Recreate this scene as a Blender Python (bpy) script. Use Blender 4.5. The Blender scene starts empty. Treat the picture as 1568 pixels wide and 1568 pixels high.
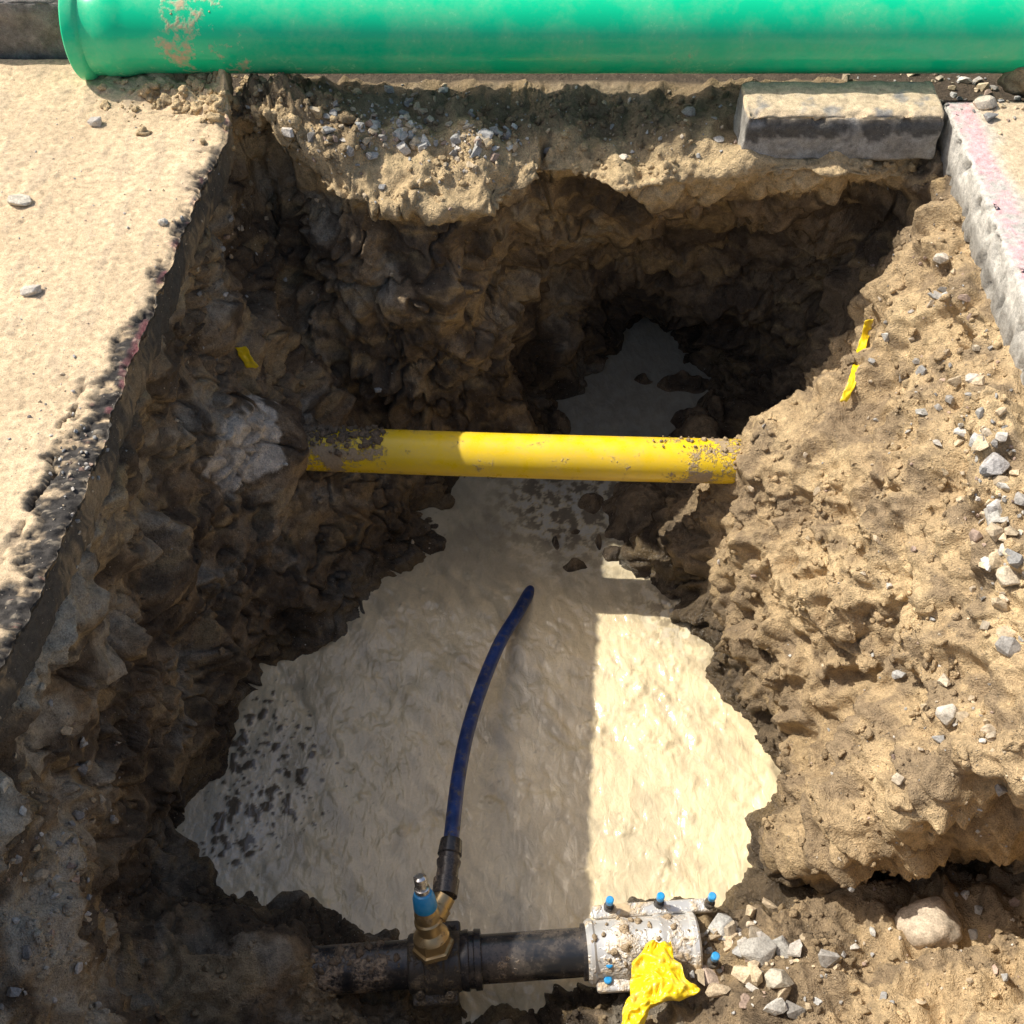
import bpy, bmesh, math, numpy as np
from mathutils import Vector, Matrix
rng = np.random.default_rng(7)
scene = bpy.context.scene
scene.view_settings.view_transform = 'Standard'
scene.view_settings.look = 'None'
scene.view_settings.exposure = 0

# ------------------------------------------------------------------ camera
CAMH, F = 1.7, 1725.0
cd = bpy.data.cameras.new("camera"); cam = bpy.data.objects.new("camera", cd)
scene.collection.objects.link(cam); scene.camera = cam
cam.location = (0, 0, CAMH); cam.rotation_euler = (math.radians(38), 0, 0)
cd.sensor_width = 36; cd.lens = 36*F/1568; cd.clip_start = .05; cd.clip_end = 500
FW = np.array([0, math.cos(math.radians(52)), -math.sin(math.radians(52))])
UP = np.array([0, math.sin(math.radians(52)), math.cos(math.radians(52))])
def W(u, v, z):
    """survey: world point at level z that the photograph shows at (u,v)"""
    d = np.array([(u-784)/F, 0, 0]) + (784-v)/F*UP + FW
    t = (z-CAMH)/d[2]
    return np.array([d[0]*t, d[1]*t, z])

# ------------------------------------------------------------------ noise
def _tab(seed):
    r = np.random.default_rng(seed)
    g = r.normal(size=(256, 3)); g /= np.linalg.norm(g, axis=1)[:, None]
    return r.permutation(256), g, r.random((256, 3))
def perlin(p, seed=0):
    P, G, _ = _tab(seed)
    i = np.floor(p).astype(np.int64); f = p-i
    u = f*f*f*(f*(f*6-15)+10)
    out = 0
    for dx in (0, 1):
        for dy in (0, 1):
            for dz in (0, 1):
                h = P[(P[(P[(i[:, 0]+dx) & 255]+i[:, 1]+dy) & 255]+i[:, 2]+dz) & 255]
                g = G[h]
                d = g[:, 0]*(f[:, 0]-dx)+g[:, 1]*(f[:, 1]-dy)+g[:, 2]*(f[:, 2]-dz)
                w = (u[:, 0] if dx else 1-u[:, 0])*(u[:, 1] if dy else 1-u[:, 1])*(u[:, 2] if dz else 1-u[:, 2])
                out = out+w*d
    return out*1.5
def fbm(p, scale, octv=4, seed=0, gain=.5):
    s = 0; a = 1; q = p/scale
    for k in range(octv):
        s = s+a*perlin(q+17.3*k, seed+k); q = q*2.03; a *= gain
    return s
def worley(p, seed=0, two=False):
    P, _, R = _tab(seed)
    i = np.floor(p).astype(np.int64)
    f1 = np.full(len(p), 9.); f2 = np.full(len(p), 9.)
    for dx in (-1, 0, 1):
        for dy in (-1, 0, 1):
            for dz in (-1, 0, 1):
                c = i+np.array([dx, dy, dz])
                h = P[(P[(P[c[:, 0] & 255]+c[:, 1]) & 255]+c[:, 2]) & 255]
                d = np.linalg.norm(c+R[h]-p, axis=1)
                m = d < f1
                f2 = np.where(m, f1, np.minimum(f2, d)); f1 = np.where(m, d, f1)
    return (f1, f2) if two else f1
def facet(p, seed=0, tilt=.8):
    """blocky broken-earth relief: each voronoi cell is a differently tilted plane"""
    P, Gd, R = _tab(seed)
    i = np.floor(p).astype(np.int64)
    f1 = np.full(len(p), 9.); val = np.zeros(len(p))
    for dx in (-1, 0, 1):
        for dy in (-1, 0, 1):
            for dz in (-1, 0, 1):
                c = i+np.array([dx, dy, dz])
                h = P[(P[(P[c[:, 0] & 255]+c[:, 1]) & 255]+c[:, 2]) & 255]
                v = p-(c+R[h]); d = np.linalg.norm(v, axis=1); m = d < f1
                val = np.where(m, (R[h][:, 0]-.5)+tilt*(v*Gd[h]).sum(1), val); f1 = np.where(m, d, f1)
    return val
def sst(a, b, x):
    t = np.clip((x-a)/(b-a), 0, 1); return t*t*(3-2*t)
def mix(a, b, t): return a+(b-a)*t[:, None]

# ------------------------------------------------------------------ mesh helpers
def make_mesh(name, V, Fc, smooth=True, col=None, mat=None, parent=None, attrs=None):
    me = bpy.data.meshes.new(name)
    V = np.asarray(V, dtype=np.float32)
    if isinstance(Fc, np.ndarray):
        k = Fc.shape[1]; n = len(Fc)
        me.vertices.add(len(V)); me.vertices.foreach_set("co", V.ravel())
        me.loops.add(n*k); me.loops.foreach_set("vertex_index", Fc.astype(np.int32).ravel())
        me.polygons.add(n); me.polygons.foreach_set("loop_start", np.arange(0, n*k, k, dtype=np.int32))
        me.update(calc_edges=True)
    else:
        me.from_pydata(V.tolist(), [], [list(map(int, f)) for f in Fc])
    me.validate()
    me.polygons.foreach_set("use_smooth", [smooth]*len(me.polygons))
    if col is not None:
        a = me.attributes.new("Col", 'FLOAT_COLOR', 'POINT')
        c = np.ones((len(V), 4), dtype=np.float32); c[:, :col.shape[1]] = col
        a.data.foreach_set("color", c.ravel())
    for k, x in (attrs or {}).items():
        a = me.attributes.new(k, 'FLOAT', 'POINT'); a.data.foreach_set("value", x.astype(np.float32))
    ob = bpy.data.objects.new(name, me); scene.collection.objects.link(ob)
    if mat: me.materials.append(mat)
    if parent: ob.parent = parent
    return ob
def grid_faces(n, m, closed=False, flip=False):
    r = np.arange(n-1)[:, None]; c = np.arange(m if closed else m-1)[None, :]
    c2 = (c+1) % m
    a = r*m+c; b = r*m+c2; d = (r+1)*m+c2; e = (r+1)*m+c
    q = np.stack([a, b, d, e], -1).reshape(-1, 4)
    return q[:, ::-1].copy() if flip else q
def empty(name, loc=(0, 0, 0)):
    e = bpy.data.objects.new(name, None); scene.collection.objects.link(e); e.empty_display_size = .1
    return e
def tube(name, pts, radii, seg=32, mat=None, parent=None, smooth=True, cap=True, twist=0):
    pts = [Vector(p) for p in pts]; V = []; Fc = []
    n = len(pts); nrm = None
    for i, p in enumerate(pts):
        t = (pts[min(i+1, n-1)]-pts[max(i-1, 0)])
        if t.length < 1e-7: t = tprev
        t = t.normalized(); tprev = t
        if nrm is None:
            a = Vector((0, 0, 1)) if abs(t.z) < .9 else Vector((0, 1, 0))
            nrm = t.cross(a).normalized()
        nrm = (nrm-t*nrm.dot(t)).normalized(); bn = t.cross(nrm)
        for k in range(seg):
            an = 2*math.pi*k/seg+twist
            V.append(p+(nrm*math.cos(an)+bn*math.sin(an))*radii[i])
    for i in range(n-1):
        for k in range(seg):
            Fc.append((i*seg+k, i*seg+(k+1) % seg, (i+1)*seg+(k+1) % seg, (i+1)*seg+k))
    if cap:
        Fc.append(tuple(range(seg))[::-1]); Fc.append(tuple(range((n-1)*seg, n*seg)))
    ob = make_mesh(name, [tuple(v) for v in V], Fc, smooth, mat=mat, parent=parent)
    if smooth:
        me = ob.data
        for p in me.polygons:
            if len(p.vertices) > 4: p.use_smooth = False
        bm = bmesh.new(); bm.from_mesh(me)
        for e in bm.edges:
            if len(e.link_faces) == 2 and e.calc_face_angle(0) > .6: e.smooth = False
        bm.to_mesh(me); bm.free()
    return ob
def lathe(name, p0, p1, prof, seg=32, **kw):
    p0 = Vector(p0); p1 = Vector(p1)
    out = []; last = -1
    for t, r in prof:
        if t <= last: t = last+1e-4
        out.append((t, r)); last = t
    return tube(name, [p0.lerp(p1, t) for t, _ in out], [r for _, r in out], seg, **kw)
def crspline(P, n):
    P = [np.array(p, float) for p in P]; out = []
    Q = [2*P[0]-P[1]]+P+[2*P[-1]-P[-2]]
    segs = len(P)-1
    for k in range(n):
        x = k/(n-1)*segs; i = min(int(x), segs-1); t = x-i
        a, b, c, d = Q[i:i+4]
        out.append(.5*(2*b+(c-a)*t+(2*a-5*b+4*c-d)*t*t+(3*b-a-3*c+d)*t**3))
    return np.array(out)

# ------------------------------------------------------------------ materials
def new_mat(name):
    m = bpy.data.materials.new(name); m.use_nodes = True
    nt = m.node_tree; b = nt.nodes["Principled BSDF"]
    return m, nt, b
def N(nt, t, **kw):
    n = nt.nodes.new(t)
    for k, v in kw.items(): setattr(n, k, v)
    return n
def noise(nt, vec, scale, detail=4, rough=.6, dist=0):
    n = N(nt, 'ShaderNodeTexNoise'); n.inputs['Scale'].default_value = scale
    n.inputs['Detail'].default_value = detail; n.inputs['Roughness'].default_value = rough
    n.inputs['Distortion'].default_value = dist
    nt.links.new(vec, n.inputs['Vector']); return n.outputs['Fac']
def ramp(nt, fac, stops):
    r = N(nt, 'ShaderNodeValToRGB'); e = r.color_ramp.elements
    while len(e) < len(stops): e.new(.5)
    for el, (p, c) in zip(e, stops):
        el.position = p; el.color = (c, c, c, 1) if not hasattr(c, '__len__') else (*c, 1)
    nt.links.new(fac, r.inputs[0]); return r.outputs[0]
def mixc(nt, fac, a, b, mode='MIX'):
    n = N(nt, 'ShaderNodeMix', data_type='RGBA', blend_type=mode)
    for sock, val in ((n.inputs[0], fac), (n.inputs[6], a), (n.inputs[7], b)):
        if isinstance(val, (int, float)): sock.default_value = val
        elif isinstance(val, tuple): sock.default_value = (*val, 1)
        else: nt.links.new(val, sock)
    return n.outputs[2]
def mth(nt, op, a, b=0.):
    n = N(nt, 'ShaderNodeMath', operation=op)
    for s, v in ((n.inputs[0], a), (n.inputs[1], b)):
        if isinstance(v, (int, float)): s.default_value = v
        else: nt.links.new(v, s)
    return n.outputs[0]
def bump(nt, b, h, dist, strength=1, prev=None):
    n = N(nt, 'ShaderNodeBump'); n.inputs['Distance'].default_value = dist; n.inputs['Strength'].default_value = strength
    nt.links.new(h, n.inputs['Height'])
    if prev: nt.links.new(prev, n.inputs['Normal'])
    if b: nt.links.new(n.outputs[0], b.inputs['Normal'])
    return n.outputs[0]
def objvec(nt): return N(nt, 'ShaderNodeTexCoord').outputs['Object']

def soil_material(name, fine=1.0, bumpd=.006, speck=True, pickt=.86):
    m, nt, b = new_mat(name); o = objvec(nt)
    col = N(nt, 'ShaderNodeAttribute', attribute_name="Col")
    n1 = noise(nt, o, 45*fine, 5, .7); n2 = noise(nt, o, 280*fine, 2, .6)
    f1 = ramp(nt, n1, [(.28, .60), (.5, 1.), (.72, 1.35)])
    f2 = ramp(nt, n2, [(.3, .72), (.5, 1.), (.75, 1.25)])
    c = mixc(nt, 1., col.outputs['Color'], f1, 'MULTIPLY')
    c = mixc(nt, 1., c, f2, 'MULTIPLY')
    h = mth(nt, 'ADD', n1, mth(nt, 'MULTIPLY', n2, .25))
    if speck:
        vo = N(nt, 'ShaderNodeTexVoronoi'); vo.inputs['Scale'].default_value = 130*fine; nt.links.new(o, vo.inputs['Vector'])
        sp = ramp(nt, vo.outputs['Distance'], [(.16, 1.), (.26, 0.)])
        sepc = N(nt, 'ShaderNodeSeparateColor'); nt.links.new(vo.outputs['Color'], sepc.inputs[0])
        pick = ramp(nt, sepc.outputs[0], [(pickt, 0.), (pickt+.02, 1.)])
        msk = mth(nt, 'MULTIPLY', sp, pick)
        pc = mixc(nt, sepc.outputs[1], (.58, .50, .40), (.15, .12, .09))
        c = mixc(nt, mth(nt, 'MULTIPLY', msk, .75), c, pc)
        h = mth(nt, 'ADD', h, mth(nt, 'MULTIPLY', msk, .25))
    nt.links.new(c, b.inputs['Base Color'])
    wet = N(nt, 'ShaderNodeAttribute', attribute_name="wet")
    r = N(nt, 'ShaderNodeMapRange'); nt.links.new(wet.outputs['Fac'], r.inputs[0]); r.inputs[3].default_value = .95; r.inputs[4].default_value = .22
    nt.links.new(r.outputs[0], b.inputs['Roughness'])
    b.inputs['Specular IOR Level'].default_value = .4
    bump(nt, b, h, bumpd*3)
    return m
M_soil = soil_material("soil")

def dirty(name, base, rough=.4, metal=0., mud=(.30, .22, .14), thr=.55, soft=.06, scale=14, bd=.002, var=.15, spec=.5, xr=None, film=.25, fm2=9):
    m, nt, b = new_mat(name); o = objvec(nt)
    n1 = noise(nt, o, scale, 6, .65); n2 = noise(nt, o, scale*fm2, 3, .6); n3 = noise(nt, o, scale*.5, 2, .5)
    n = mth(nt, 'ADD', mth(nt, 'MULTIPLY', n1, .75), mth(nt, 'MULTIPLY', n2, .25))
    if xr:
        sx = N(nt, 'ShaderNodeSeparateXYZ'); nt.links.new(o, sx.inputs[0])
        for x0, x1, am in xr:
            r = N(nt, 'ShaderNodeMapRange', interpolation_type='SMOOTHSTEP'); nt.links.new(sx.outputs[0], r.inputs[0])
            r.inputs[1].default_value = min(x0, x1); r.inputs[2].default_value = max(x0, x1)
            r.inputs[3].default_value = 0 if x0 < x1 else am; r.inputs[4].default_value = am if x0 < x1 else 0
            n = mth(nt, 'ADD', n, r.outputs[0])
    mk = ramp(nt, n, [(thr, 0.), (min(thr+soft, .999), 1.)])
    bc = mixc(nt, ramp(nt, n3, [(.3, 0.), (.7, 1.)]), tuple(x*(1-var) for x in base), tuple(min(1, x*(1+var)) for x in base))
    fm = mth(nt, 'MULTIPLY', ramp(nt, n1, [(.4, 0.), (.75, film)]), ramp(nt, n2, [(.3, .3), (.7, 1.)]))
    bc = mixc(nt, fm, bc, tuple(min(1, x*1.5) for x in mud))
    mc = mixc(nt, n2, tuple(x*.6 for x in mud), tuple(min(1, x*1.5) for x in mud))
    c = mixc(nt, mk, bc, mc); nt.links.new(c, b.inputs['Base Color'])
    rr = N(nt, 'ShaderNodeMapRange'); nt.links.new(mk, rr.inputs[0]); rr.inputs[3].default_value = rough; rr.inputs[4].default_value = .95
    nt.links.new(mth(nt, 'ADD', rr.outputs[0], mth(nt, 'MULTIPLY', fm, .8)), b.inputs['Roughness'])
    if metal:
        rm = N(nt, 'ShaderNodeMapRange'); nt.links.new(mk, rm.inputs[0]); rm.inputs[3].default_value = metal; rm.inputs[4].default_value = 0
        nt.links.new(rm.outputs[0], b.inputs['Metallic'])
    b.inputs['Specular IOR Level'].default_value = spec
    h = mth(nt, 'MULTIPLY', mk, mth(nt, 'ADD', n2, .4))
    bump(nt, b, h, bd*2)
    return m

# ------------------------------------------------------------------ pit: loft between surveyed section lines
S = [
 [(345,205,-.09),(375,232,-.2),(420,330,-.45),(470,520,-.75),(560,640,-1.05),(735,745,-1.3)],
 [(298,310,-.10),(330,370,-.27),(370,480,-.48),(445,635,-.74),(570,745,-1.05),(705,800,-1.3)],
 [(228,480,-.10),(265,520,-.3),(320,600,-.52),(410,690,-.77),(520,790,-1.05),(640,870,-1.3)],
 [(180,600,-.10),(200,640,-.3),(250,730,-.6),(330,810,-.85),(450,900,-1.1),(570,930,-1.3)],
 [(140,730,-.10),(165,780,-.3),(210,860,-.6),(280,930,-.87),(380,990,-1.13),(450,1010,-1.3)],
 [(80,870,-.10),(120,930,-.3),(170,1000,-.55),(240,1060,-.85),(320,1100,-1.1),(380,1100,-1.3)],
 [(20,1000,-.10),(60,1050,-.3),(110,1110,-.55),(180,1150,-.85),(270,1180,-1.1),(335,1180,-1.3)],
 [(-60,1180,-.10),(10,1180,-.3),(70,1200,-.48),(150,1240,-.8),(220,1290,-1.1),(280,1300,-1.3)],
 [(-120,1400,-.10),(-40,1400,-.35),(100,1400,-.56),(160,1400,-.95),(250,1370,-1.18),(355,1355,-1.3)],
 [(-150,1620,-.10),(-50,1640,-.4),(110,1640,-.6),(220,1560,-1.0),(390,1470,-1.12),(500,1410,-1.3)],
 [(300,1900,-.10),(320,1800,-.5),(380,1720,-.9),(460,1600,-1.12),(560,1515,-1.22),(610,1440,-1.3)],
 [(700,1950,-.10),(700,1850,-.5),(700,1760,-.9),(690,1680,-1.12),(700,1600,-1.24),(745,1550,-1.3)],
 [(900,1950,-.10),(900,1850,-.5),(900,1760,-.85),(900,1680,-1.05),(880,1620,-1.2),(840,1570,-1.3)],
 [(1150,1950,-.10),(1130,1850,-.5),(1100,1740,-.8),(1050,1640,-1.0),(960,1550,-1.16),(890,1500,-1.3)],
 [(1500,1950,-.10),(1450,1850,-.5),(1350,1700,-.75),(1220,1560,-.95),(1060,1450,-1.14),(945,1400,-1.3)],
 [(1780,1780,-.10),(1680,1680,-.45),(1530,1540,-.76),(1370,1470,-.96),(1200,1415,-1.10),(1090,1378,-1.3)],
 [(1850,1500,-.12),(1760,1440,-.4),(1630,1330,-.88),(1470,1310,-1.08),(1300,1335,-1.21),(1155,1345,-1.3)],
 [(1780,1250,-.13),(1630,1170,-.24),(1480,1190,-.44),(1350,1250,-.68),(1235,1305,-.95),(1165,1270,-1.3)],
 [(1720,1000,-.13),(1600,980,-.25),(1450,1020,-.5),(1330,1080,-.8),(1240,1130,-1.05),(1185,1190,-1.3)],
 [(1640,800,-.13),(1540,800,-.2),(1400,850,-.45),(1270,900,-.7),(1170,980,-1.0),(1120,1070,-1.3)],
 [(1590,660,-.13),(1500,660,-.2),(1370,720,-.45),(1240,780,-.7),(1115,870,-.98),(1080,980,-1.3)],
 [(1540,500,-.13),(1450,520,-.25),(1310,620,-.55),(1160,700,-.72),(1100,800,-1.0),(1010,925,-1.3)],
 [(1500,360,-.13),(1430,380,-.2),(1345,480,-.42),(1290,615,-.7),(1110,700,-.97),(970,850,-1.3)],
 [(1465,250,-.12),(1410,290,-.2),(1375,340,-.35),(1310,460,-.65),(1230,620,-1.1),(1100,680,-1.3)],
 [(1300,130,-.09),(1300,205,-.08),(1300,268,-.11),(1300,298,-.24),(1290,390,-.65),(1200,560,-1.15),(1080,610,-1.3)],
 [(1130,130,-.09),(1130,205,-.11),(1130,262,-.14),(1130,288,-.26),(1150,360,-.65),(1130,500,-1.1),(1060,560,-1.3)],
 [(960,130,-.10),(960,205,-.12),(960,285,-.17),(960,305,-.28),(980,370,-.65),(1000,450,-1.05),(990,505,-1.3)],
 [(840,130,-.10),(840,200,-.12),(845,265,-.17),(850,288,-.28),(870,370,-.65),(880,460,-1.05),(930,560,-1.3)],
 [(800,130,-.10),(790,205,-.12),(780,305,-.19),(770,325,-.28),(750,410,-.6),(800,530,-1.0),(880,630,-1.3)],
 [(700,130,-.10),(700,205,-.11),(685,315,-.19),(680,335,-.27),(690,430,-.5),(770,590,-.95),(820,700,-1.3)],
 [(560,130,-.09),(560,205,-.10),(570,310,-.18),(575,335,-.26),(600,450,-.5),(680,620,-.95),(765,730,-1.3)],
 [(430,130,-.08),(455,200,-.10),(495,300,-.18),(505,330,-.26),(540,430,-.5),(620,620,-.95),(745,742,-1.3)],
]
ctrl = []
for i, s in enumerate(S):
    w = [W(*q) for q in s]
    if len(w) == 6:
        w = [w[0], .6*w[0]+.4*w[1]]+w[1:]
        if 1 <= i <= 9: w[0] = w[0]+np.array([-.05, 0, 0])
        if 16 <= i <= 23: w[0] = w[0]+np.array([.05, 0, 0])
    ctrl.append(w)
ctrl = np.array(ctrl)
ns = len(ctrl); PER = 46; MA = ns*PER
x = np.arange(MA)/PER; i0 = x.astype(int); t = (x-i0)[:, None, None]
a, b_, c_, d_ = ctrl[(i0-1) % ns], ctrl[i0], ctrl[(i0+1) % ns], ctrl[(i0+2) % ns]
ring = .5*(2*b_+(c_-a)*t+(2*a-5*b_+4*c_-d_)*t*t+(3*b_-a-3*c_+d_)*t**3)
CEN = np.array([.2, 1.8, -1.5])
inner1 = ring[:, 6]+(CEN-ring[:, 6])*.12; inner1[:, 2] = -1.40
inner2 = np.repeat(CEN[None], MA, 0).copy(); inner2 = ring[:, 6]*.02+inner2*.98; inner2[:, 2] = -1.5
ctl = np.concatenate([ring, inner1[:, None], inner2[:, None]], 1)
cnt = [16, 22, 26, 50, 56, 50, 14, 14]
rows = []; par = []
K = ctl.shape[1]
for k in range(K-1):
    A0 = ctl[:, max(k-1, 0)]; B0 = ctl[:, k]; C0 = ctl[:, k+1]; D0 = ctl[:, min(k+2, K-1)]
    if k == 0: A0 = 2*B0-C0
    for j in range(cnt[k]):
        t = j/cnt[k]
        cr = .5*(2*B0+(C0-A0)*t+(2*A0-5*B0+4*C0-D0)*t*t+(3*B0-A0-3*C0+D0)*t**3)
        li = B0+(C0-B0)*t
        rows.append(.65*cr+.35*li); par.append(k+t)
rows.append(ctl[:, -1]); par.append(K-1)
G = np.array(rows); par = np.array(par)
dr = np.gradient(G, axis=0); da = np.roll(G, -1, 1)-np.roll(G, 1, 1)
nrm = np.cross(da, dr); ln = np.linalg.norm(nrm, axis=2, keepdims=True); nrm = nrm/np.maximum(ln, 1e-9)
if nrm[-30:, :, 2].mean() < 0: nrm = -nrm
for _ in range(6):
    nrm = nrm+np.roll(nrm, 3, 1)+np.roll(nrm, -3, 1); nrm[3:-3] = nrm[3:-3]+nrm[:-6]+nrm[6:]
    nrm /= np.maximum(np.linalg.norm(nrm, axis=2, keepdims=True), 1e-9)
P = G.reshape(-1, 3); NN = nrm.reshape(-1, 3); PR = np.repeat(par, MA); ST = np.tile(np.arange(MA)/PER, len(par))
X, Y, Z = P.T
def blur(d, n):
    g_ = d.reshape(len(par), MA)
    for _ in range(n):
        g_ = (np.roll(g_, 1, 1)+2*g_+np.roll(g_, -1, 1))/4
        h_ = g_.copy(); h_[1:-1] = (g_[:-2]+2*g_[1:-1]+g_[2:])/4; g_ = h_
    return g_.ravel()
side_far = ((ST > 23.3) | (ST < .2)).astype(float)
wrim = np.where(side_far > 0, 1., sst(0.2, 1.2, PR))
wfl = 1-sst(6., 7.2, PR)*.95
lo = fbm(P, .30, 3, 11); mid_ = fbm(P, .13, 3, 13)
crumb = sst(.45, .75, X+.25*lo)*(Y < 2.5)
crumb = np.clip(crumb+sst(-.28, -.12, Z)*.9+sst(1.15, .8, Y)*.6, 0, 1)
wall = 1-crumb
wp = np.stack([fbm(P, .12, 2, 31), fbm(P, .12, 2, 33), fbm(P, .12, 2, 35)], 1)
d = .050*lo*sst(0, 1.5, PR)+.014*mid_
dw = .062*facet(P/np.array([.20, .20, .30])+.30*wp, 5, .9)+.022*facet(P/np.array([.09, .09, .13])+.5*wp, 7, .9)
d += wall*blur(dw, 5)
d += wall*blur(.008*facet(P/.038+wp, 9, .9), 2)*sst(-.2, .2, fbm(P, .2, 2, 19))
wa, wb = worley(P/np.array([.26, .26, .42])+.5*wp, 15, True)
d -= wall*.034*sst(.09, .0, wb-wa)
d += wall*(.006*fbm(P*np.array([1, 1, .35]), .03, 3, 41)+.005*fbm(P, .05, 4, 43))
rid = 1-np.abs(fbm(P, .18, 4, 51))*2
d += .040*rid*crumb*(1-.6*side_far)+.010*rid*wall
patch = sst(-.10, .35, fbm(P, .16, 3, 57))
d += crumb*blur(.042*facet(P/.12+.5*wp, 59, .9), 2)*(1-.4*side_far)
for sc, am, sd in ((.085, .026, 61), (.045, .020, 62), (.023, .011, 63)):
    q = P/sc+.45*np.stack([perlin(P/sc*1.3, sd+100), perlin(P/sc*1.3, sd+110), perlin(P/sc*1.3, sd+120)], 1)
    w1 = worley(q, sd)
    msk = sst(-.1, .35, fbm(P, sc*4, 2, sd+20))
    d += (crumb*(.20+.75*patch)+.08)*am*(.55-w1)*(.2+.8*msk)*1.7
d += (.005*fbm(P, .03, 3, 71)+.0035*fbm(P, .012, 2, 75))*(.6+.4*crumb)
cx = W(835, 260, -.15)[0]; d -= .06*np.exp(-((X-cx-.02*perlin(P/.05, 77))/.010)**2)*side_far*(PR < 3.2)*(PR > 1.3)
D = d*wrim*wfl
P2 = P+NN*D[:, None]
def ball(u, v, zz, r):
    c = W(u, v, zz); return np.exp(-((P2-c)**2).sum(1)/(2*r*r))
k_ = ball(405, 692, -.80, .085); P2 = P2+k_[:, None]*np.array([.095, -.03, .05])
k_ = ball(1225, 700, -.76, .10); P2 = P2+k_[:, None]*np.array([-.10, -.03, .05])
k_ = ball(400, 1490, -1.16, .09); P2 = P2+k_[:, None]*np.array([.08, .0, .12])
def mound(u, v, r, h, ax=1., zz=-1.3):
    c = W(u, v, zz); dx = P2[:, 0]-c[0]; dy = (P2[:, 1]-c[1])*ax
    return h*np.exp(-(dx*dx+dy*dy)/(2*r*r))
P2[:, 2] += side_far*(PR < 2.5)*mound(420, 150, .12, .10, 1, 0)*(1+.5*fbm(P2, .04, 3, 83))
under = (PR < 1.0) & (side_far < 1)
P2[:, 2] = np.where(under, np.minimum(P2[:, 2], -.085), P2[:, 2])
P2[:, 2] = np.where(PR > 6.6, np.minimum(P2[:, 2], -1.36), P2[:, 2])
n1 = fbm(P, .22, 4, 91); n2 = fbm(P, .05, 3, 95); n3 = fbm(P, .10, 4, 93); nl = fbm(P*np.array([.25, .25, 1]), .05, 3, 97)
z = P2[:, 2]; ONE = np.ones((len(P), 1))
sand = np.array([.64, .475, .265]); dry = np.array([.53, .385, .215]); moist = np.array([.31, .228, .14])
dark = np.array([.14, .103, .068]); clay = np.array([.44, .385, .295]); ochre = np.array([.52, .37, .185])
col = ONE*moist
col = mix(col, ONE*clay, sst(.0, .40, n1+.4*n3)*.85*(X < .4))
col = mix(col, ONE*dark, sst(.0, .38, -n1+.5*n3)*.92)
col = mix(col, ONE*ochre, sst(.12, .42, nl+.3*n1)*.6)
col = mix(col, ONE*dark*.8, sst(.15, .42, n3)*.65*wall)
rt = sst(.35, .75, X+.2*n1)*sst(2.6, 2.35, Y)
col = mix(col, ONE*dry, np.clip(rt*sst(-1.28, -.85, z+.15*n2)*.9, 0, 1))
col = mix(col, ONE*sand, np.clip(rt*sst(-.1, .5, n1+.5*n2)*sst(-1.1, -.6, z)*.7, 0, 1))
col = mix(col, ONE*moist*.9, np.clip(rt*sst(.0, .40, -n3-.3*n1)*.8, 0, 1))
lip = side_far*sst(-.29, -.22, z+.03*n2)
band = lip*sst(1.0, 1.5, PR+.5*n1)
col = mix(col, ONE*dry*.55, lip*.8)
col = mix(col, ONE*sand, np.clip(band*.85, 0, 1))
nearl = (X < -.6)*sst(1.7, 1.0, Y)*sst(-.95, -.6, z)
col = mix(col, ONE*clay*1.2, nearl*sst(-.2, .3, n1+n2*.4)*.8)
pa = W(375, 685, -.70); pale = np.exp(-(((P2-pa)/np.array([.10, .16, .09]))**2).sum(1))
col = mix(col, ONE*np.array([.82, .72, .57]), sst(.3, .40, pale+.25*n2))
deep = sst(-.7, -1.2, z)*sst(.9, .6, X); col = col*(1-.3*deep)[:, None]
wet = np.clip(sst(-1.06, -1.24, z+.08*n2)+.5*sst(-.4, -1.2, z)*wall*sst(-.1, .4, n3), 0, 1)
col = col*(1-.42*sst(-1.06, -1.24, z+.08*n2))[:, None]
A0 = P2.reshape(len(par), MA, 3)[0]; rad = A0[:, :2]-CEN[:2]; rad /= np.linalg.norm(rad, axis=1)[:, None]
outs = []
for dist in (150., 60., 25., 10., 4., 1.8, .8, .35, .15, .06):
    o = A0.copy(); o[:, :2] += rad*dist; o[:, 2] = -.12
    o[:, 2] = np.where(o[:, 1] < .45, -.10, o[:, 2]); outs.append(o)
OV = np.concatenate(outs); nO = len(outs)
OC = sand[None]*(.85+.3*fbm(OV, .3, 3, 5)[:, None])
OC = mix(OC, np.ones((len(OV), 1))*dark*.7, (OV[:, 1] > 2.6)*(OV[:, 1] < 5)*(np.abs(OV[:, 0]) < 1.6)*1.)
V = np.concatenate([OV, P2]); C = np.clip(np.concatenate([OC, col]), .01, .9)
WET = np.concatenate([np.zeros(len(OV)), wet])
Fq = grid_faces(nO+len(par), MA, closed=True)
cv = V[Fq[-5000]]; nn = np.cross(cv[1]-cv[0], cv[2]-cv[0])
if nn[2] < 0: Fq = Fq[:, ::-1].copy()
ground = make_mesh("ground", V, Fq, True, C, M_soil, attrs={"wet": WET})

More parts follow.
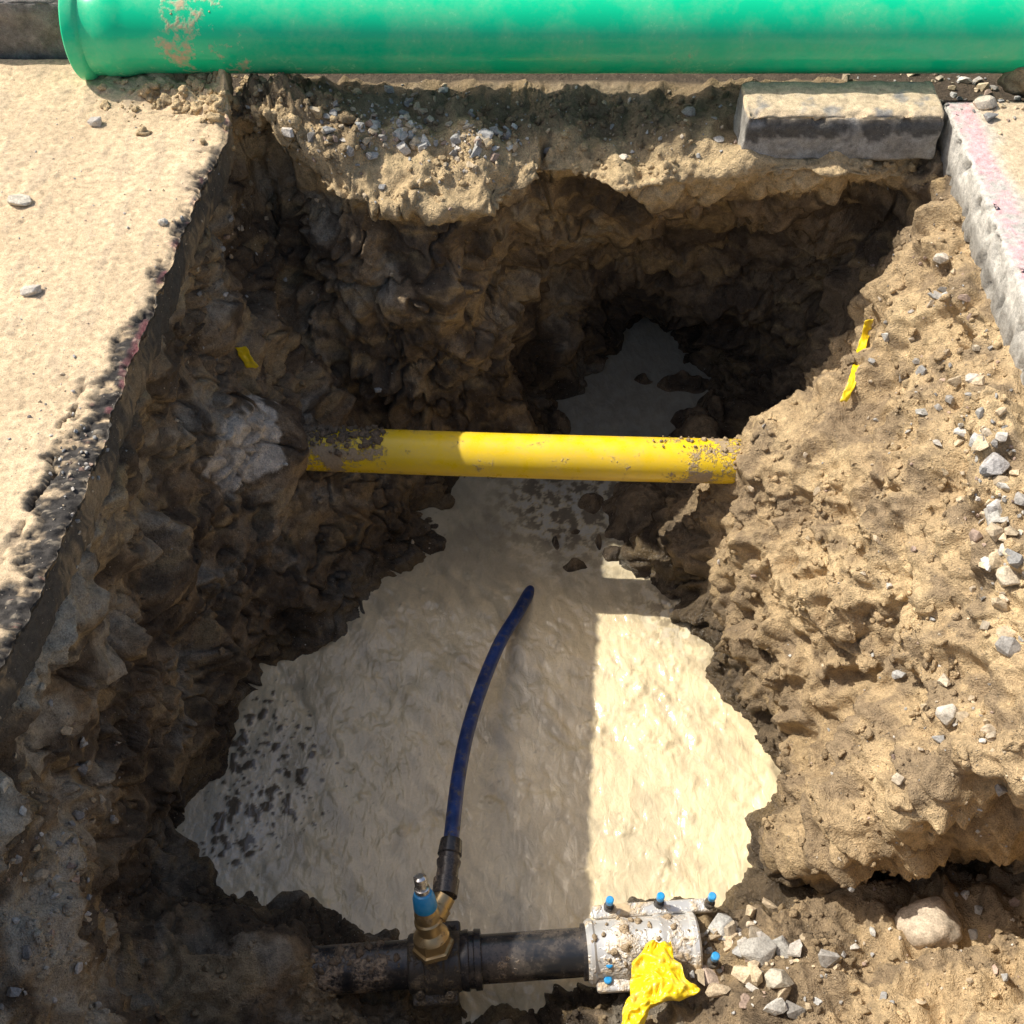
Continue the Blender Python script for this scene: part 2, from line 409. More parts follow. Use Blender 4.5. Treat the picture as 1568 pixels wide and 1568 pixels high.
# ------------------------------------------------------------------ bank of slumped wet mud between pit and cavity
bxs = np.arange(-.05, .95, .0055); bys = np.arange(1.85, 3.05, .0055)
BX, BY = np.meshgrid(bxs, bys); B = np.stack([BX.ravel(), BY.ravel(), 0*BX.ravel()], 1)
wb_ = B+.025*np.stack([perlin(B/.07, 601), perlin(B/.07, 602), 0*B[:, 0]], 1)
hb = np.zeros(len(B))
for (u, v, rx, ry, h_) in ((990,790,.11,.13,.20),(1040,870,.09,.10,.18),(905,770,.04,.05,.13),(1060,740,.10,.12,.26),(850,700,.06,.07,.19),(910,695,.08,.06,.16),(990,700,.09,.07,.17),
     (1070,690,.09,.09,.24),(1090,630,.05,.07,.18),(1045,590,.08,.035,.16),(985,583,.05,.022,.13),(850,650,.05,.06,.17),(1060,650,.06,.05,.17),(1030,905,.05,.05,.12),(945,850,.05,.04,.11),(880,868,.04,.018,.125),(850,832,.014,.035,.12),(920,832,.018,.035,.13),(885,815,.03,.012,.11)):
    c = W(u, v, -1.3); hb = np.maximum(hb, h_*np.exp(-((wb_[:, 0]-c[0])**2/(2*rx*rx)+(wb_[:, 1]-c[1])**2/(2*ry*ry))))
c = W(886, 845, -1.3); hb -= .12*np.exp(-((B[:, 0]-c[0])**2/(2*.022**2)+(B[:, 1]-c[1])**2/(2*.018**2)))
top_ = sst(.05, .12, hb)
hb += top_*(.022*fbm(B, .09, 3, 611)+.020*(.5-worley(B/.055+3, 613))+.010*(.5-worley(B/.025+3, 615))+.006*fbm(B, .02, 3, 617))+(1-top_)*.012*fbm(B, .05, 4, 619)
B[:, 2] = -1.385+hb
nb_ = fbm(B, .07, 4, 621)
cb = mix(np.ones((len(B), 1))*moist*.68, np.ones((len(B), 1))*dark*.6, sst(-.2, .3, nb_)); cb = mix(cb, np.ones((len(B), 1))*dry*.7, sst(-1.24, -1.14, B[:, 2]+.03*nb_)*.6)
wetb = sst(-1.20, -1.27, B[:, 2]+.03*nb_)*.8+.2
make_mesh("mud_bank", B, grid_faces(len(bys), len(bxs)), True, np.clip(cb, .01, .9), M_soil, attrs={"wet": wetb})

# ------------------------------------------------------------------ muddy water
WZ = -1.3
gx = np.arange(-1.15, 1.25, .005); gy = np.arange(.55, 3.5, .005)
XX, YY = np.meshgrid(gx, gy); WP = np.stack([XX.ravel(), YY.ravel(), np.zeros(XX.size)], 1)
rot = math.radians(-35); R2 = np.array([[math.cos(rot), -math.sin(rot), 0], [math.sin(rot), math.cos(rot), 0], [0, 0, 1]])
wq = np.stack([perlin(WP/.12, 251), perlin(WP/.12, 252), 0*WP[:, 0]], 1)
Q = (WP+.03*wq)@R2.T
calm = sst(2.25, 1.9, YY.ravel())
amp_ = .45+.65*sst(-.3, .3, fbm(WP, .22, 2, 199))
rr_ = fbm(Q*np.array([1, .55, 1]), .05, 3, 201, .45)
rip = (.6*rr_+.8*(.5-np.abs(rr_)))*.0068*amp_+fbm(WP, .16, 2, 205)*.007
litp = np.exp(-(((WP[:, 0]-W(990,1060,WZ)[0])/.14)**2+((WP[:, 1]-W(990,1060,WZ)[1])/.22)**2))
lumps = sst(.05, .45, fbm(WP, .09, 2, 209)+.55*litp-.15)*(np.clip(.5-worley(WP/.05+.4*wq, 211), 0, 1)*.018+.003*fbm(WP, .012, 2, 212))
WP[:, 2] = WZ+(rip+lumps)*(.2+.8*calm)
wn = fbm(WP, .25, 4, 221); wn2 = fbm(Q*np.array([1, .25, 1]), .05, 3, 225)
ONE = np.ones((len(WP), 1))
wc = ONE*np.array([[.83, .68, .42]])
wc = mix(wc, ONE*np.array([[.64, .535, .345]]), sst(-.1, .6, wn+.5*wn2)*.85)
wc = mix(wc, ONE*np.array([[.44, .37, .25]]), sst(.05, .5, wn2)*.3)
fleck = sst(.14, .08, worley(np.stack([WP[:, 0], WP[:, 1], 0*WP[:, 0]], 1)/.045, 261))*(perlin(WP/.05, 262) > .1)
wc = mix(wc, ONE*np.array([[.35, .29, .20]]), fleck*.5)
def near(u, v, r):
    c = W(u, v, WZ); return np.exp(-((WP[:, 0]-c[0])**2+(WP[:, 1]-c[1])**2)/(2*r*r))
msk = np.clip(near(415, 1165, .12)+near(400, 1250, .10)+.6*near(340, 1310, .08)+.6*near(400,1090,.06), 0, 1)
flat = np.stack([WP[:, 0], WP[:, 1], 0*WP[:, 0]], 1)
fw = .35*np.stack([perlin(flat/.03, 3), perlin(flat/.03, 4), 0*flat[:, 0]], 1)
dens = np.clip(perlin(flat/.07, 233)+.85, .15, 1.2)
s1 = sst(.05, -.03, worley(flat/.030+fw, 231)-.46*dens*msk)
s2 = sst(.05, -.03, worley(flat/.017+fw+7, 235)-.38*np.clip(1.3-dens, .1, 1)*msk)
spots = np.maximum(s1, s2)
fa, fb = worley(flat/.012+fw, 271, True)
foam = np.clip(near(345, 1290, .11)+.5*near(400, 1180, .12), 0, 1)
wc = mix(wc, ONE*np.array([[.70, .67, .58]]), foam*(.45+.5*sst(.14, .04, fb-fa)))
wc = mix(wc, ONE*np.array([[.12, .095, .065]]), spots*.92)
WP[:, 2] += spots*.003+foam*.0015*(.5-fa)
mk2 = np.clip(near(880, 790, .14)+near(1040, 930, .10)+near(950, 640, .2)+.7*near(850,750,.12), 0, 1)
fo = fbm(WP, .045, 5, 241, .65)
wc = mix(wc, ONE*np.array([[.22, .175, .12]]), mk2*sst(-.10, .25, fo)*.9)
wc = mix(wc, ONE*np.array([[.68, .65, .56]]), mk2*sst(.12, .3, -fo)*.6)
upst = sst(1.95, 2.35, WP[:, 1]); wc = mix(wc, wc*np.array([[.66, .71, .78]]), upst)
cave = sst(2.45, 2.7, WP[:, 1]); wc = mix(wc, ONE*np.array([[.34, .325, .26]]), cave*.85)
m, nt, b = new_mat("muddy_water"); o = objvec(nt)
at = N(nt, 'ShaderNodeAttribute', attribute_name="Col")
mp = N(nt, 'ShaderNodeMapping'); mp.inputs['Rotation'].default_value = (0, 0, math.radians(35)); mp.inputs['Scale'].default_value = (1, .5, 1)
nt.links.new(o, mp.inputs[0])
na = noise(nt, mp.outputs[0], 36, 3, .5, .5); nb = noise(nt, o, 150, 3, .6); nc = noise(nt, o, 6, 4, .6)
c = mixc(nt, 1., at.outputs['Color'], ramp(nt, na, [(.3, .90), (.7, 1.07)]), 'MULTIPLY')
c = mixc(nt, 1., c, ramp(nt, nb, [(.3, .94), (.7, 1.05)]), 'MULTIPLY')
c = mixc(nt, 1., c, ramp(nt, nc, [(.3, .9), (.7, 1.08)]), 'MULTIPLY')
nt.links.new(c, b.inputs['Base Color'])
nt.links.new(ramp(nt, nc, [(.35, .05), (.65, .20)]), b.inputs['Roughness'])
b.inputs['Specular IOR Level'].default_value = .7
bump(nt, b, mth(nt, 'ADD', na, mth(nt, 'MULTIPLY', nb, .12)), .010, .6)
M_water = m
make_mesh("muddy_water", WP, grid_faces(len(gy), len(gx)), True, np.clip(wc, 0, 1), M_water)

# ------------------------------------------------------------------ asphalt pavement, left
edge = [W(u, v, 0) for u, v in ((352,112),(352,165),(348,208),(322,255),(292,322),(262,400),(230,480),(198,560),(170,640),(145,710),(112,785),(75,870),(38,945),(0,1015),(-70,1180),(-150,1420),(-230,1700))]
E = crspline(edge, 900)
ys = np.concatenate([[2.93], E[:, 1], np.linspace(.2, -40, 30)])
xs = np.concatenate([[E[0, 0]-.02], E[:, 0], np.full(30, -.96)])
Pe = np.stack([xs, ys, 0*xs], 1)
jag = fbm(Pe, .10, 5, 301, .6)*.010
tt = np.concatenate([np.arange(0, 1.15, .0065), [1.3, 1.6, 2.2, 3.5, 6, 12, 40.]])
side = [(-.02, -.14), (-.012, -.11), (-.006, -.08), (-.008, -.05), (-.003, -.03), (-.004, -.016), (.0, -.006)]
n = len(ys)
Vs = np.zeros((n, len(side)+len(tt), 3)); T = np.zeros((n, len(side)+len(tt)))
for k, (dx, zz) in enumerate(side):
    Vs[:, k, 0] = xs+jag+dx*1.2; Vs[:, k, 1] = ys; Vs[:, k, 2] = zz; T[:, k] = -1+k*.01
for k, tk in enumerate(tt):
    f = max(0, 1-tk/.1)
    Vs[:, len(side)+k, 0] = xs+jag*f-tk-.004; Vs[:, len(side)+k, 1] = ys; T[:, len(side)+k] = tk
SV = Vs.reshape(-1, 3); TT = T.ravel()
top = TT >= 0
ONE = np.ones((len(SV), 1))
f1 = fbm(SV, .25, 3, 311); f2 = fbm(SV, .02, 4, 315); f0 = fbm(SV, .6, 3, 313)
w1 = worley(SV/.018, 321); w2 = worley(SV/.009, 322)
def g(u, v, rx, ry):
    c = W(u, v, 0); return np.exp(-((SV[:, 0]-c[0])**2/(2*rx*rx)+(SV[:, 1]-c[1])**2/(2*ry*ry)))
md = np.clip(.9*g(270, 120, .14, .09)+.9*g(390, 150, .10, .10), 0, 1.3)
exw = .010+.020*f1+.042*np.clip(fbm(SV, .09, 5, 331, .6), -1, 1)+.070*g(95, 730, .2, .26)
exposed = sst(.010, -.010, TT-exw)*(1-np.clip(md*1.5, 0, 1))*top
ck = np.abs(TT-(.085+.03*fbm(SV, .08, 4, 335)))
crack = sst(.009, .002, ck)*top*np.clip(2*g(90, 700, .2, .17)-.5, 0, 1)*sst(-.3, 0, fbm(SV, .07, 2, 337))
pit_ = sst(.30, .2, worley(SV/.035, 325))*(perlin(SV/.06, 327) > .15)
tyre = fbm(SV*np.array([1, .3, 1]), .04, 3, 329)
h = .005*f1+.0012*f2+.0012*tyre-.003*pit_+md*(.035+.05*(.5-worley(SV/.06, 341))+.025*(.5-worley(SV/.026, 342))+.02*facet(SV/.05, 343))
h += exposed*(-.010+.014*(.5-w1)+.005*(.5-w2))-.02*crack
h += -.010*np.exp(-np.maximum(TT, 0)/.010)*top*(1-np.clip(md, 0, 1))
far = TT > 1.2
SV[:, 2] += np.where(top, np.where(far, 0, h), 0)
SV[:, 0] += np.where(top, 0, .004*fbm(SV, .03, 3, 351)+.005*(.5-w1))
sandc = np.array([.60, .455, .285]); asph = np.array([.050, .045, .040])
sc = sandc[None]*(1+.12*f1+.10*f2+.12*f0)[:, None]
sc = mix(sc, ONE*np.array([.43, .34, .235]), sst(.0, .6, tyre+.4*f1)*.5)
stone_c = ONE*np.array([[.32, .27, .20]]); stone_c[:, 0] += .14*(perlin(SV/.02, 361) > .3)
ac = mix(ONE*asph, stone_c, sst(.42, .30, w1)*(perlin(SV/.018, 365) > .1)*.7)
ac = mix(ac, sc*.9, sst(.2, .55, fbm(SV, .04, 3, 367))*.8)
cc = mix(sc, ac, np.clip(exposed, 0, 1)); cc = mix(cc, ONE*asph*.8, crack)
sidec = mix(ONE*np.array([[.085, .076, .065]]), sc*.45, sst(.1, .6, f1+.5*f2))
cc = np.where(top[:, None], cc, sidec)
cc = mix(cc, sand[None]*ONE, np.clip(md, 0, 1)*.7)
pink = sst(.012, .0, np.abs(TT-.006))*sst(.15, .4, fbm(SV, .08, 3, 371))*(SV[:, 1] > 1.6)
cc = mix(cc, ONE*np.array([[.6, .2, .22]]), pink*.4)
M_sandy = soil_material("sandy_asphalt", 1.3, .0012, True, .80)
pav = make_mesh("asphalt_pavement", SV, grid_faces(n, Vs.shape[1]), True, np.clip(cc, .01, .9), M_sandy)
me = pav.data
if sum(p.normal.z for p in list(me.polygons)[5000:5200]) < 0: me.flip_normals()

# ------------------------------------------------------------------ right concrete slab
yy = np.concatenate([np.linspace(2.72, .1, 420), np.linspace(0, -40, 20)])
xe = 1.155+.004*np.sin(yy*3)
side = [(.012, -.16), (.006, -.13), (.004, -.10), (.002, -.07), (.001, -.045), (0, -.025), (.0, -.010), (.003, -.003)]
tt = np.concatenate([np.arange(.008, .6, .007), [.7, 1, 2, 5, 12, 40]])
Vs = np.zeros((len(yy), len(side)+len(tt), 3)); T = np.zeros(Vs.shape[:2])
for k, (dx, zz) in enumerate(side):
    Vs[:, k] = np.stack([xe+dx, yy, 0*yy+zz], 1); T[:, k] = -1
for k, tk in enumerate(tt):
    Vs[:, len(side)+k] = np.stack([xe+tk, yy, 0*yy], 1); T[:, len(side)+k] = tk
CV = Vs.reshape(-1, 3); TT = T.ravel(); top = TT > 0; ONE = np.ones((len(CV), 1))
f1 = fbm(CV, .15, 4, 401); f2 = fbm(CV, .02, 4, 405)
CV[:, 2] += np.where(top & (TT < .65), .0015*f2+.002*f1, 0)
chip = sst(.25, .5, fbm(CV, .05, 3, 411))
CV[:, 0] += np.where(TT < .012, .004*f1+.003*f2+.018*chip, 0)
cc = ONE*np.array([[.55, .52, .46]])*(1+.22*f1+.12*f2)[:, None]
cc = mix(cc, sandc[None]*ONE, np.clip(top*sst(.05, .14, TT+.04*f1)*.9, 0, 1))
pk = top*sst(.055, .03, np.abs(TT-.03)+.02*f1)*sst(-.35, .25, f1+.5*f2)
cc = mix(cc, ONE*np.array([[.76, .38, .41]]), np.clip(pk*.7, 0, 1))
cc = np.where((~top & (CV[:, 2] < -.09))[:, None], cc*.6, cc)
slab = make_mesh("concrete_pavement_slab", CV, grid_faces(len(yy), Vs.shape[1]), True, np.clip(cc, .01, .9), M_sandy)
if sum(p.normal.z for p in list(slab.data.polygons)[5050:5060]) < 0: slab.data.flip_normals()

def block(name, x0, x1, y0, y1, z0, z1, colf, seed):
    bm = bmesh.new(); bmesh.ops.create_cube(bm, size=1)
    for v in bm.verts: v.co = Vector((x0+(v.co.x+.5)*(x1-x0), y0+(v.co.y+.5)*(y1-y0), z0+(v.co.z+.5)*(z1-z0)))
    bmesh.ops.bevel(bm, geom=bm.edges[:], offset=.008, segments=2, profile=.5, affect='EDGES')
    cl = .009
    for ax, (lo_, hi_) in enumerate(((x0, x1), (y0, y1), (z0, z1))):
        no = [0, 0, 0]; no[ax] = 1; k = lo_+cl
        while k < hi_-cl*.5:
            co = [0, 0, 0]; co[ax] = k
            bmesh.ops.bisect_plane(bm, geom=bm.verts[:]+bm.edges[:]+bm.faces[:], plane_co=co, plane_no=no); k += cl
    me = bpy.data.meshes.new(name); bm.normal_update()
    V = np.array([v.co[:] for v in bm.verts]); Nn = np.array([v.normal[:] for v in bm.verts])
    edg = sst(.035, 0., np.abs(V[:, 2]-z1)+np.abs(V[:, 1]-y0))
    dd = .006*fbm(V, .06, 4, seed)-.026*sst(.1, .5, fbm(V, .07, 4, seed+7))*edg-.01*edg
    V2 = V+Nn*dd[:, None]; V2[:, 2] = np.where(V[:, 2] < z0+.001, V[:, 2], V2[:, 2])
    for v, c in zip(bm.verts, V2): v.co = c
    bm.to_mesh(me); bm.free()
    me.attributes.new("Col", 'FLOAT_COLOR', 'POINT')
    c = np.ones((len(V), 4), dtype=np.float32); c[:, :3] = np.clip(colf(V), .01, .9)
    me.attributes["Col"].data.foreach_set("color", c.ravel())
    me.polygons.foreach_set("use_smooth", [True]*len(me.polygons))
    ob = bpy.data.objects.new(name, me); scene.collection.objects.link(ob); me.materials.append(M_sandy); return ob
def kc(V):
    f = fbm(V, .06, 4, 511); o1_ = np.ones((len(V), 1)); c = o1_*np.array([[.34, .32, .285]])*(1+.3*f)[:, None]
    dk = sst(.0, .012, V[:, 2]+.035+.04*f)*sst(2.66, 2.63, V[:, 1])*sst(-.2, .15, f+.2)
    c = mix(c, np.array([[.07, .066, .06]])*o1_, dk*.85)
    tp = sst(.004, .014, V[:, 2]); c = mix(c, np.array([[.60, .47, .30]])*o1_, tp*sst(-.7, -.2, f)*.95)
    return c
block("concrete_kerb", .615, 1.135, 2.617, 2.79, -.11, .022, kc, 500)
block("concrete_kerb", -2.2, -1.205, 2.95, 3.10, -.1, .155, lambda V: np.ones((len(V), 1))*np.array([[.20, .18, .16]])*(1+.35*fbm(V, .05, 4, 521))[:, None], 520)
make_mesh("pavement", [(-60, 3.3, .0), (60, 3.3, .0), (60, 90, .0), (-60, 90, .0)], [(0, 1, 2, 3)], False, np.array([sandc]*4), M_sandy)

# ------------------------------------------------------------------ green sewer pipe
M_green = dirty("green_plastic", (.002, .62, .30), .18, mud=(.52, .42, .26), thr=.635, soft=.08, scale=8, bd=.0004, var=.03, spec=.5, xr=[(-.84, -1.0, -.18), (-.62, -.80, .18)], film=.25)
gy0, gz0, gr = 2.885, .120, .117
px = [(-1.165, .100), (-1.165, .129), (-1.161, .133), (-1.135, .133), (-1.128, .129), (-1.122, .122), (-1.095, .122), (-1.085, .1255), (-1.04, .1255), (-1.02, .121), (-1.0, gr), (0, gr), (1.2, gr), (3.4, gr)]
gp = empty("green_sewer_pipe")
tube("pipe_barrel", [(x_+i*1e-5, gy0, gz0) for i, (x_, r) in enumerate(px)], [r for x_, r in px], 128, M_green, gp, cap=False)
tube("pipe_bore", [(-1.1651, gy0, gz0), (3.39, gy0, gz0)], [.108, .108], 64, M_green, gp, cap=False)

# ------------------------------------------------------------------ yellow gas pipe
M_yel = dirty("yellow_plastic", (.92, .63, .015), .27, mud=(.38, .285, .175), thr=.60, soft=.06, scale=16, bd=.0014, var=.06, xr=[(-.26, -.60, .17), (.34, .62, .13)], film=.5)
pl = W(425, 685, -.82); pr = W(1230, 709, -.80)
PY = np.array([pl+(pr-pl)*k/33+np.array([0, 0, -.006*math.sin(k/33*math.pi)]) for k in range(0, 34)])
tube("yellow_gas_pipe", PY, [.066]*len(PY), 64, M_yel)

# ------------------------------------------------------------------ water main with fittings
M_blk = dirty("black_plastic", (.020, .022, .026), .22, mud=(.34, .26, .18), thr=.575, soft=.08, scale=12, bd=.0018, xr=[(-.15, -.50, .09)], film=.4)
M_brass = dirty("brass", (.50, .37, .19), .33, .8, mud=(.26, .21, .14), thr=.57, soft=.1, scale=40, bd=.001)
M_chrome = dirty("chrome", (.80, .79, .77), .2, .9, mud=(.3, .25, .18), thr=.70, scale=60, bd=.0003)
M_blue = dirty("blue_plastic", (.01, .30, .66), .3, mud=(.3, .26, .2), thr=.68, scale=60, bd=.0004)
M_iron = dirty("muddy_iron", (.06, .055, .05), .4, .2, mud=(.24, .19, .125), thr=.48, soft=.12, scale=24, bd=.003)
M_clamp = dirty("steel_clamp", (.70, .69, .66), .3, .4, mud=(.52, .40, .25), thr=.47, soft=.14, scale=13, bd=.002, fm2=4)
ml = Vector(W(380, 1494, -1.135)); mr = Vector(W(905, 1457, -1.12)); ax = (mr-ml).normalized()
main = empty("black_water_pipe")
nseg = 34; endp = mr+ax*.25
tube("pipe_barrel", [ml.lerp(endp, k/nseg) for k in range(nseg+1)], [.057]*(nseg+1), 48, M_blk, main)
def onmain(u):
    t = (u-380)/(905-380); return ml+(mr-ml)*t
def ringpart(name, u0, u1, prof, mat, parent, seg=48):
    return lathe(name, onmain(u0), onmain(u1), prof, seg, mat=mat, parent=parent)
ringpart("sleeve", 706, 738, [(0, .058), (0, .068), (.2, .071), (.35, .071), (.4, .066), (.6, .066), (.65, .071), (.95, .070), (1, .058)], M_blk, main)
sad = empty("tapping_saddle_valve")
ringpart("saddle_band", 626, 706, [(0, .058), (0, .066), (.04, .070), (.3, .070), (.34, .077), (.66, .077), (.7, .070), (.96, .070), (1, .066), (1, .058)], M_iron, sad)
def bx(name, c, s, mat, parent, rotz=0, bev=.004):
    bm = bmesh.new(); bmesh.ops.create_cube(bm, size=1)
    for v in bm.verts: v.co = Vector((v.co.x*s[0], v.co.y*s[1], v.co.z*s[2]))
    bmesh.ops.bevel(bm, geom=bm.edges[:], offset=bev, segments=3, profile=.5, affect='EDGES')
    bm.transform(Matrix.Translation(Vector(c)) @ Matrix.Rotation(rotz, 4, 'Z')); me = bpy.data.meshes.new(name); bm.to_mesh(me); bm.free()
    for p in me.polygons: p.use_smooth = False
    ob = bpy.data.objects.new(name, me); scene.collection.objects.link(ob); me.materials.append(mat); ob.parent = parent; return ob
rz = math.atan2(ax.y, ax.x)
c0 = onmain(668)
bx("lug_front", c0+Vector((0, -.078, -.012)), (.11, .04, .035), M_iron, sad, rz, .008)
bx("lug_back", c0+Vector((0, .078, -.012)), (.11, .04, .035), M_iron, sad, rz, .008)
for sx in (-.035, .035):
    for sy in (-.08, .08):
        q = c0+Vector((sx, sy, .0)); lathe("saddle_bolt", q, q+Vector((0, 0, .03)), [(0, .011), (.6, .011), (.62, .006), (1, .006)], 6, mat=M_iron, parent=sad, smooth=False)
b0 = Vector(W(664, 1452, -1.05)); b1 = Vector(W(644, 1350, -.86))
lathe("valve_base", b0, b0.lerp(b1, .22), [(0, .050), (.25, .050), (.3, .043), (1, .043)], 6, mat=M_brass, parent=sad, smooth=False)
lathe("valve_body", b0, b1, [(.2, .043), (.24, .038), (.28, .029), (.38, .027), (.40, .033), (.44, .033), (.46, .029), (.54, .030), (.6, .027), (.68, .024), (.7, .02)], 32, mat=M_brass, parent=sad)
lathe("blue_cap", b0, b1, [(.60, .020), (.60, .025), (.63, .028), (.78, .026), (.84, .021), (.86, .012)], 28, mat=M_blue, parent=sad)
lathe("spindle", b0, b1, [(.82, .016), (.86, .018), (.91, .018), (.92, .011), (.96, .010), (.96, .015), (1.06, .015), (1.08, .009)], 16, mat=M_chrome, parent=sad)
o0 = b0.lerp(b1, .36); o1 = Vector(W(681, 1372, -.975))
lathe("side_outlet", o0, o1, [(0, .024), (.3, .024), (.32, .031), (.62, .031), (.64, .027), (1, .027)], 24, mat=M_brass, parent=sad)
hp = crspline([W(690,1296,-.985), W(693,1265,-1.0), W(702,1190,-1.06), W(716,1120,-1.11), W(738,1050,-1.16), W(765,985,-1.21), W(792,940,-1.262), W(810,908,-1.31), W(816,898,-1.34)], 80)
hose = empty("blue_water_hose")
M_hose = dirty("blue_hose_plastic", (.010, .038, .16), .3, mud=(.13, .115, .10), thr=.545, soft=.08, scale=45, bd=.0006, var=.35)
tube("hose", hp, [.0195]*74+[.019, .018, .016, .014, .012, .01], 24, M_hose, hose)
k0 = o1; k1 = Vector(hp[0])
lathe("compression_coupling", k0, k1+(k1-k0)*.12, [(0, .022), (0, .030), (.28, .032), (.3, .027), (.5, .026), (.55, .029), (.62, .030), (.64, .026), (.72, .026), (.74, .030), (1, .027), (1, .02)], 20, mat=M_blk, parent=hose)
rc = empty("pipe_repair_clamp")
c0 = mr; c1 = mr+ax*.26
lathe("clamp_shell", c0-ax*.012, c1, [(0, .058), (0, .070), (.03, .076), (.06, .076), (.08, .071), (.30, .072), (.32, .075), (.36, .075), (.38, .072), (.62, .072), (.64, .075), (.68, .075), (.70, .072), (.92, .071), (.94, .076), (.98, .076), (1, .070), (1, .05)], 48, mat=M_clamp, parent=rc)
lathe("rubber_lip", c0-ax*.022, c0-ax*.010, [(0, .058), (0, .066), (1, .066), (1, .058)], 40, mat=M_blk, parent=rc)
mid = c0.lerp(c1, .52)
bx("flange_bar_back", mid+Vector((.02, .088, .018)), (.30, .034, .022), M_clamp, rc, rz, .008)
bx("flange_bar_front", mid+Vector((0, -.082, .0)), (.25, .034, .022), M_clamp, rc, rz, .008)
def bolt(u, v, zt, h=.05):
    p = Vector(W(u, v, zt)); q = p-Vector((0, 0, h))
    lathe("bolt", q, p, [(0, .013), (.25, .013), (.27, .007), (.62, .007), (.62, .009), (1, .0085)], 12, mat=M_iron, parent=rc)
    lathe("bolt_cap", p-Vector((0, 0, .016)), p+Vector((0, 0, .003)), [(0, .0098), (.9, .0098), (1, .007)], 14, mat=M_blue, parent=rc)
for (u, v, zt) in ((934, 1378, -1.035), (1012, 1372, -1.035), (1091, 1372, -1.03), (933, 1476, -1.07), (1096, 1464, -1.0), (931, 1500, -1.10)): bolt(u, v, zt, .06)

# ------------------------------------------------------------------ stones, clods, crumbs
bpy.context.view_layer.update()
def hull(nv, r, flat, seed):
    q = np.random.default_rng(seed); bm = bmesh.new()
    for _ in range(nv):
        v = q.normal(size=3); v /= np.linalg.norm(v); v *= q.uniform(.8, 1.)
        bm.verts.new(v*np.array([1, q.uniform(.6, .95), flat]))
    bmesh.ops.convex_hull(bm, input=bm.verts[:])
    bmesh.ops.delete(bm, geom=[v for v in bm.verts if not v.link_faces], context='VERTS')
    bmesh.ops.triangulate(bm, faces=bm.faces[:]); bm.verts.index_update()
    V = np.array([v.co[:] for v in bm.verts]); Fc = np.array([[v.index for v in f.verts] for f in bm.faces]); bm.free(); return V, Fc
def lump(seed, sub=2, amp=.28, flat=.75):
    bm = bmesh.new(); bmesh.ops.create_icosphere(bm, subdivisions=sub, radius=1)
    V = np.array([v.co[:] for v in bm.verts]); Fc = np.array([[v.index for v in f.verts] for f in bm.faces]); bm.free()
    V = V*(1+amp*fbm(V+seed*3.1, .9, 3, seed)[:, None]); return V*np.array([1, .85, flat]), Fc
hulls = [hull(16, 1, f_, 900+i) for i, f_ in enumerate([.5, .6, .7, .8, .55, .65, .75, .45, .6, .7, .8, .5])]
lumps_s = [lump(k, 2, .6) for k in range(10)]
def scatter(name, protos, pos, nor, size, colors, mat, sink=.25, smooth=False, parent=None):
    Vl, Fl, Cl = [], [], []; off = 0
    for k in range(len(pos)):
        V, Fc = protos[rng.integers(len(protos))]
        an = rng.random()*6.28; n = Vector(nor[k])+Vector(rng.normal(size=3)*.25)
        R = np.array((n.to_track_quat('Z', 'Y').to_matrix() @ Matrix.Rotation(an, 3, 'Z')))
        st = np.array([1, rng.uniform(.7, 1.15), rng.uniform(.7, 1.1)])
        Vl.append((V*st*size[k])@R.T+pos[k]+np.array(nor[k])*size[k]*(.5-sink)); Fl.append(Fc+off); off += len(V)
        Cl.append(np.repeat(colors[k][None], len(V), 0))
    return make_mesh(name, np.concatenate(Vl), np.concatenate(Fl), smooth, np.clip(np.concatenate(Cl), .01, .9), mat, parent)
M_stone = soil_material("stone", .8, .0015, False)
def hit(u, v, objs=None):
    d = Vector(np.array([(u-784)/F, 0, 0])+(784-v)/F*UP+FW).normalized(); best = None
    for ob in (objs or (ground, pav, slab)):
        ok, lo_, no, _ = ob.ray_cast(Vector((0, 0, CAMH)), d)
        if ok and (best is None or (lo_-Vector((0, 0, CAMH))).length < best[2]): best = (np.array(lo_), np.array(no), (lo_-Vector((0, 0, CAMH))).length)
    return best
greys = np.array([[.42, .41, .38], [.50, .48, .43], [.35, .34, .32], [.60, .55, .48], [.50, .42, .31], [.58, .46, .31], [.42, .31, .24], [.30, .28, .25], [.55, .44, .29], [.50, .40, .27]])
def cluster(lst, protos, name, mat, cols, smooth=False, sink=.25):
    pos, nor, size, cl = [], [], [], []
    for (u0, v0, ru, rv, cnt_, s0, s1) in lst:
        for _ in range(cnt_):
            u = u0+rng.normal()*ru; v = v0+rng.normal()*rv; h_ = hit(u, v)
            if h_ is None or h_[0][2] < -1.31: continue
            pos.append(h_[0]); nor.append(h_[1]); size.append(s0+(s1-s0)*rng.random()**3.5)
            cl.append(cols[rng.integers(len(cols))]*rng.uniform(.8, 1.15))
    return scatter(name, protos, pos, nor, size, cl, mat, sink, smooth)
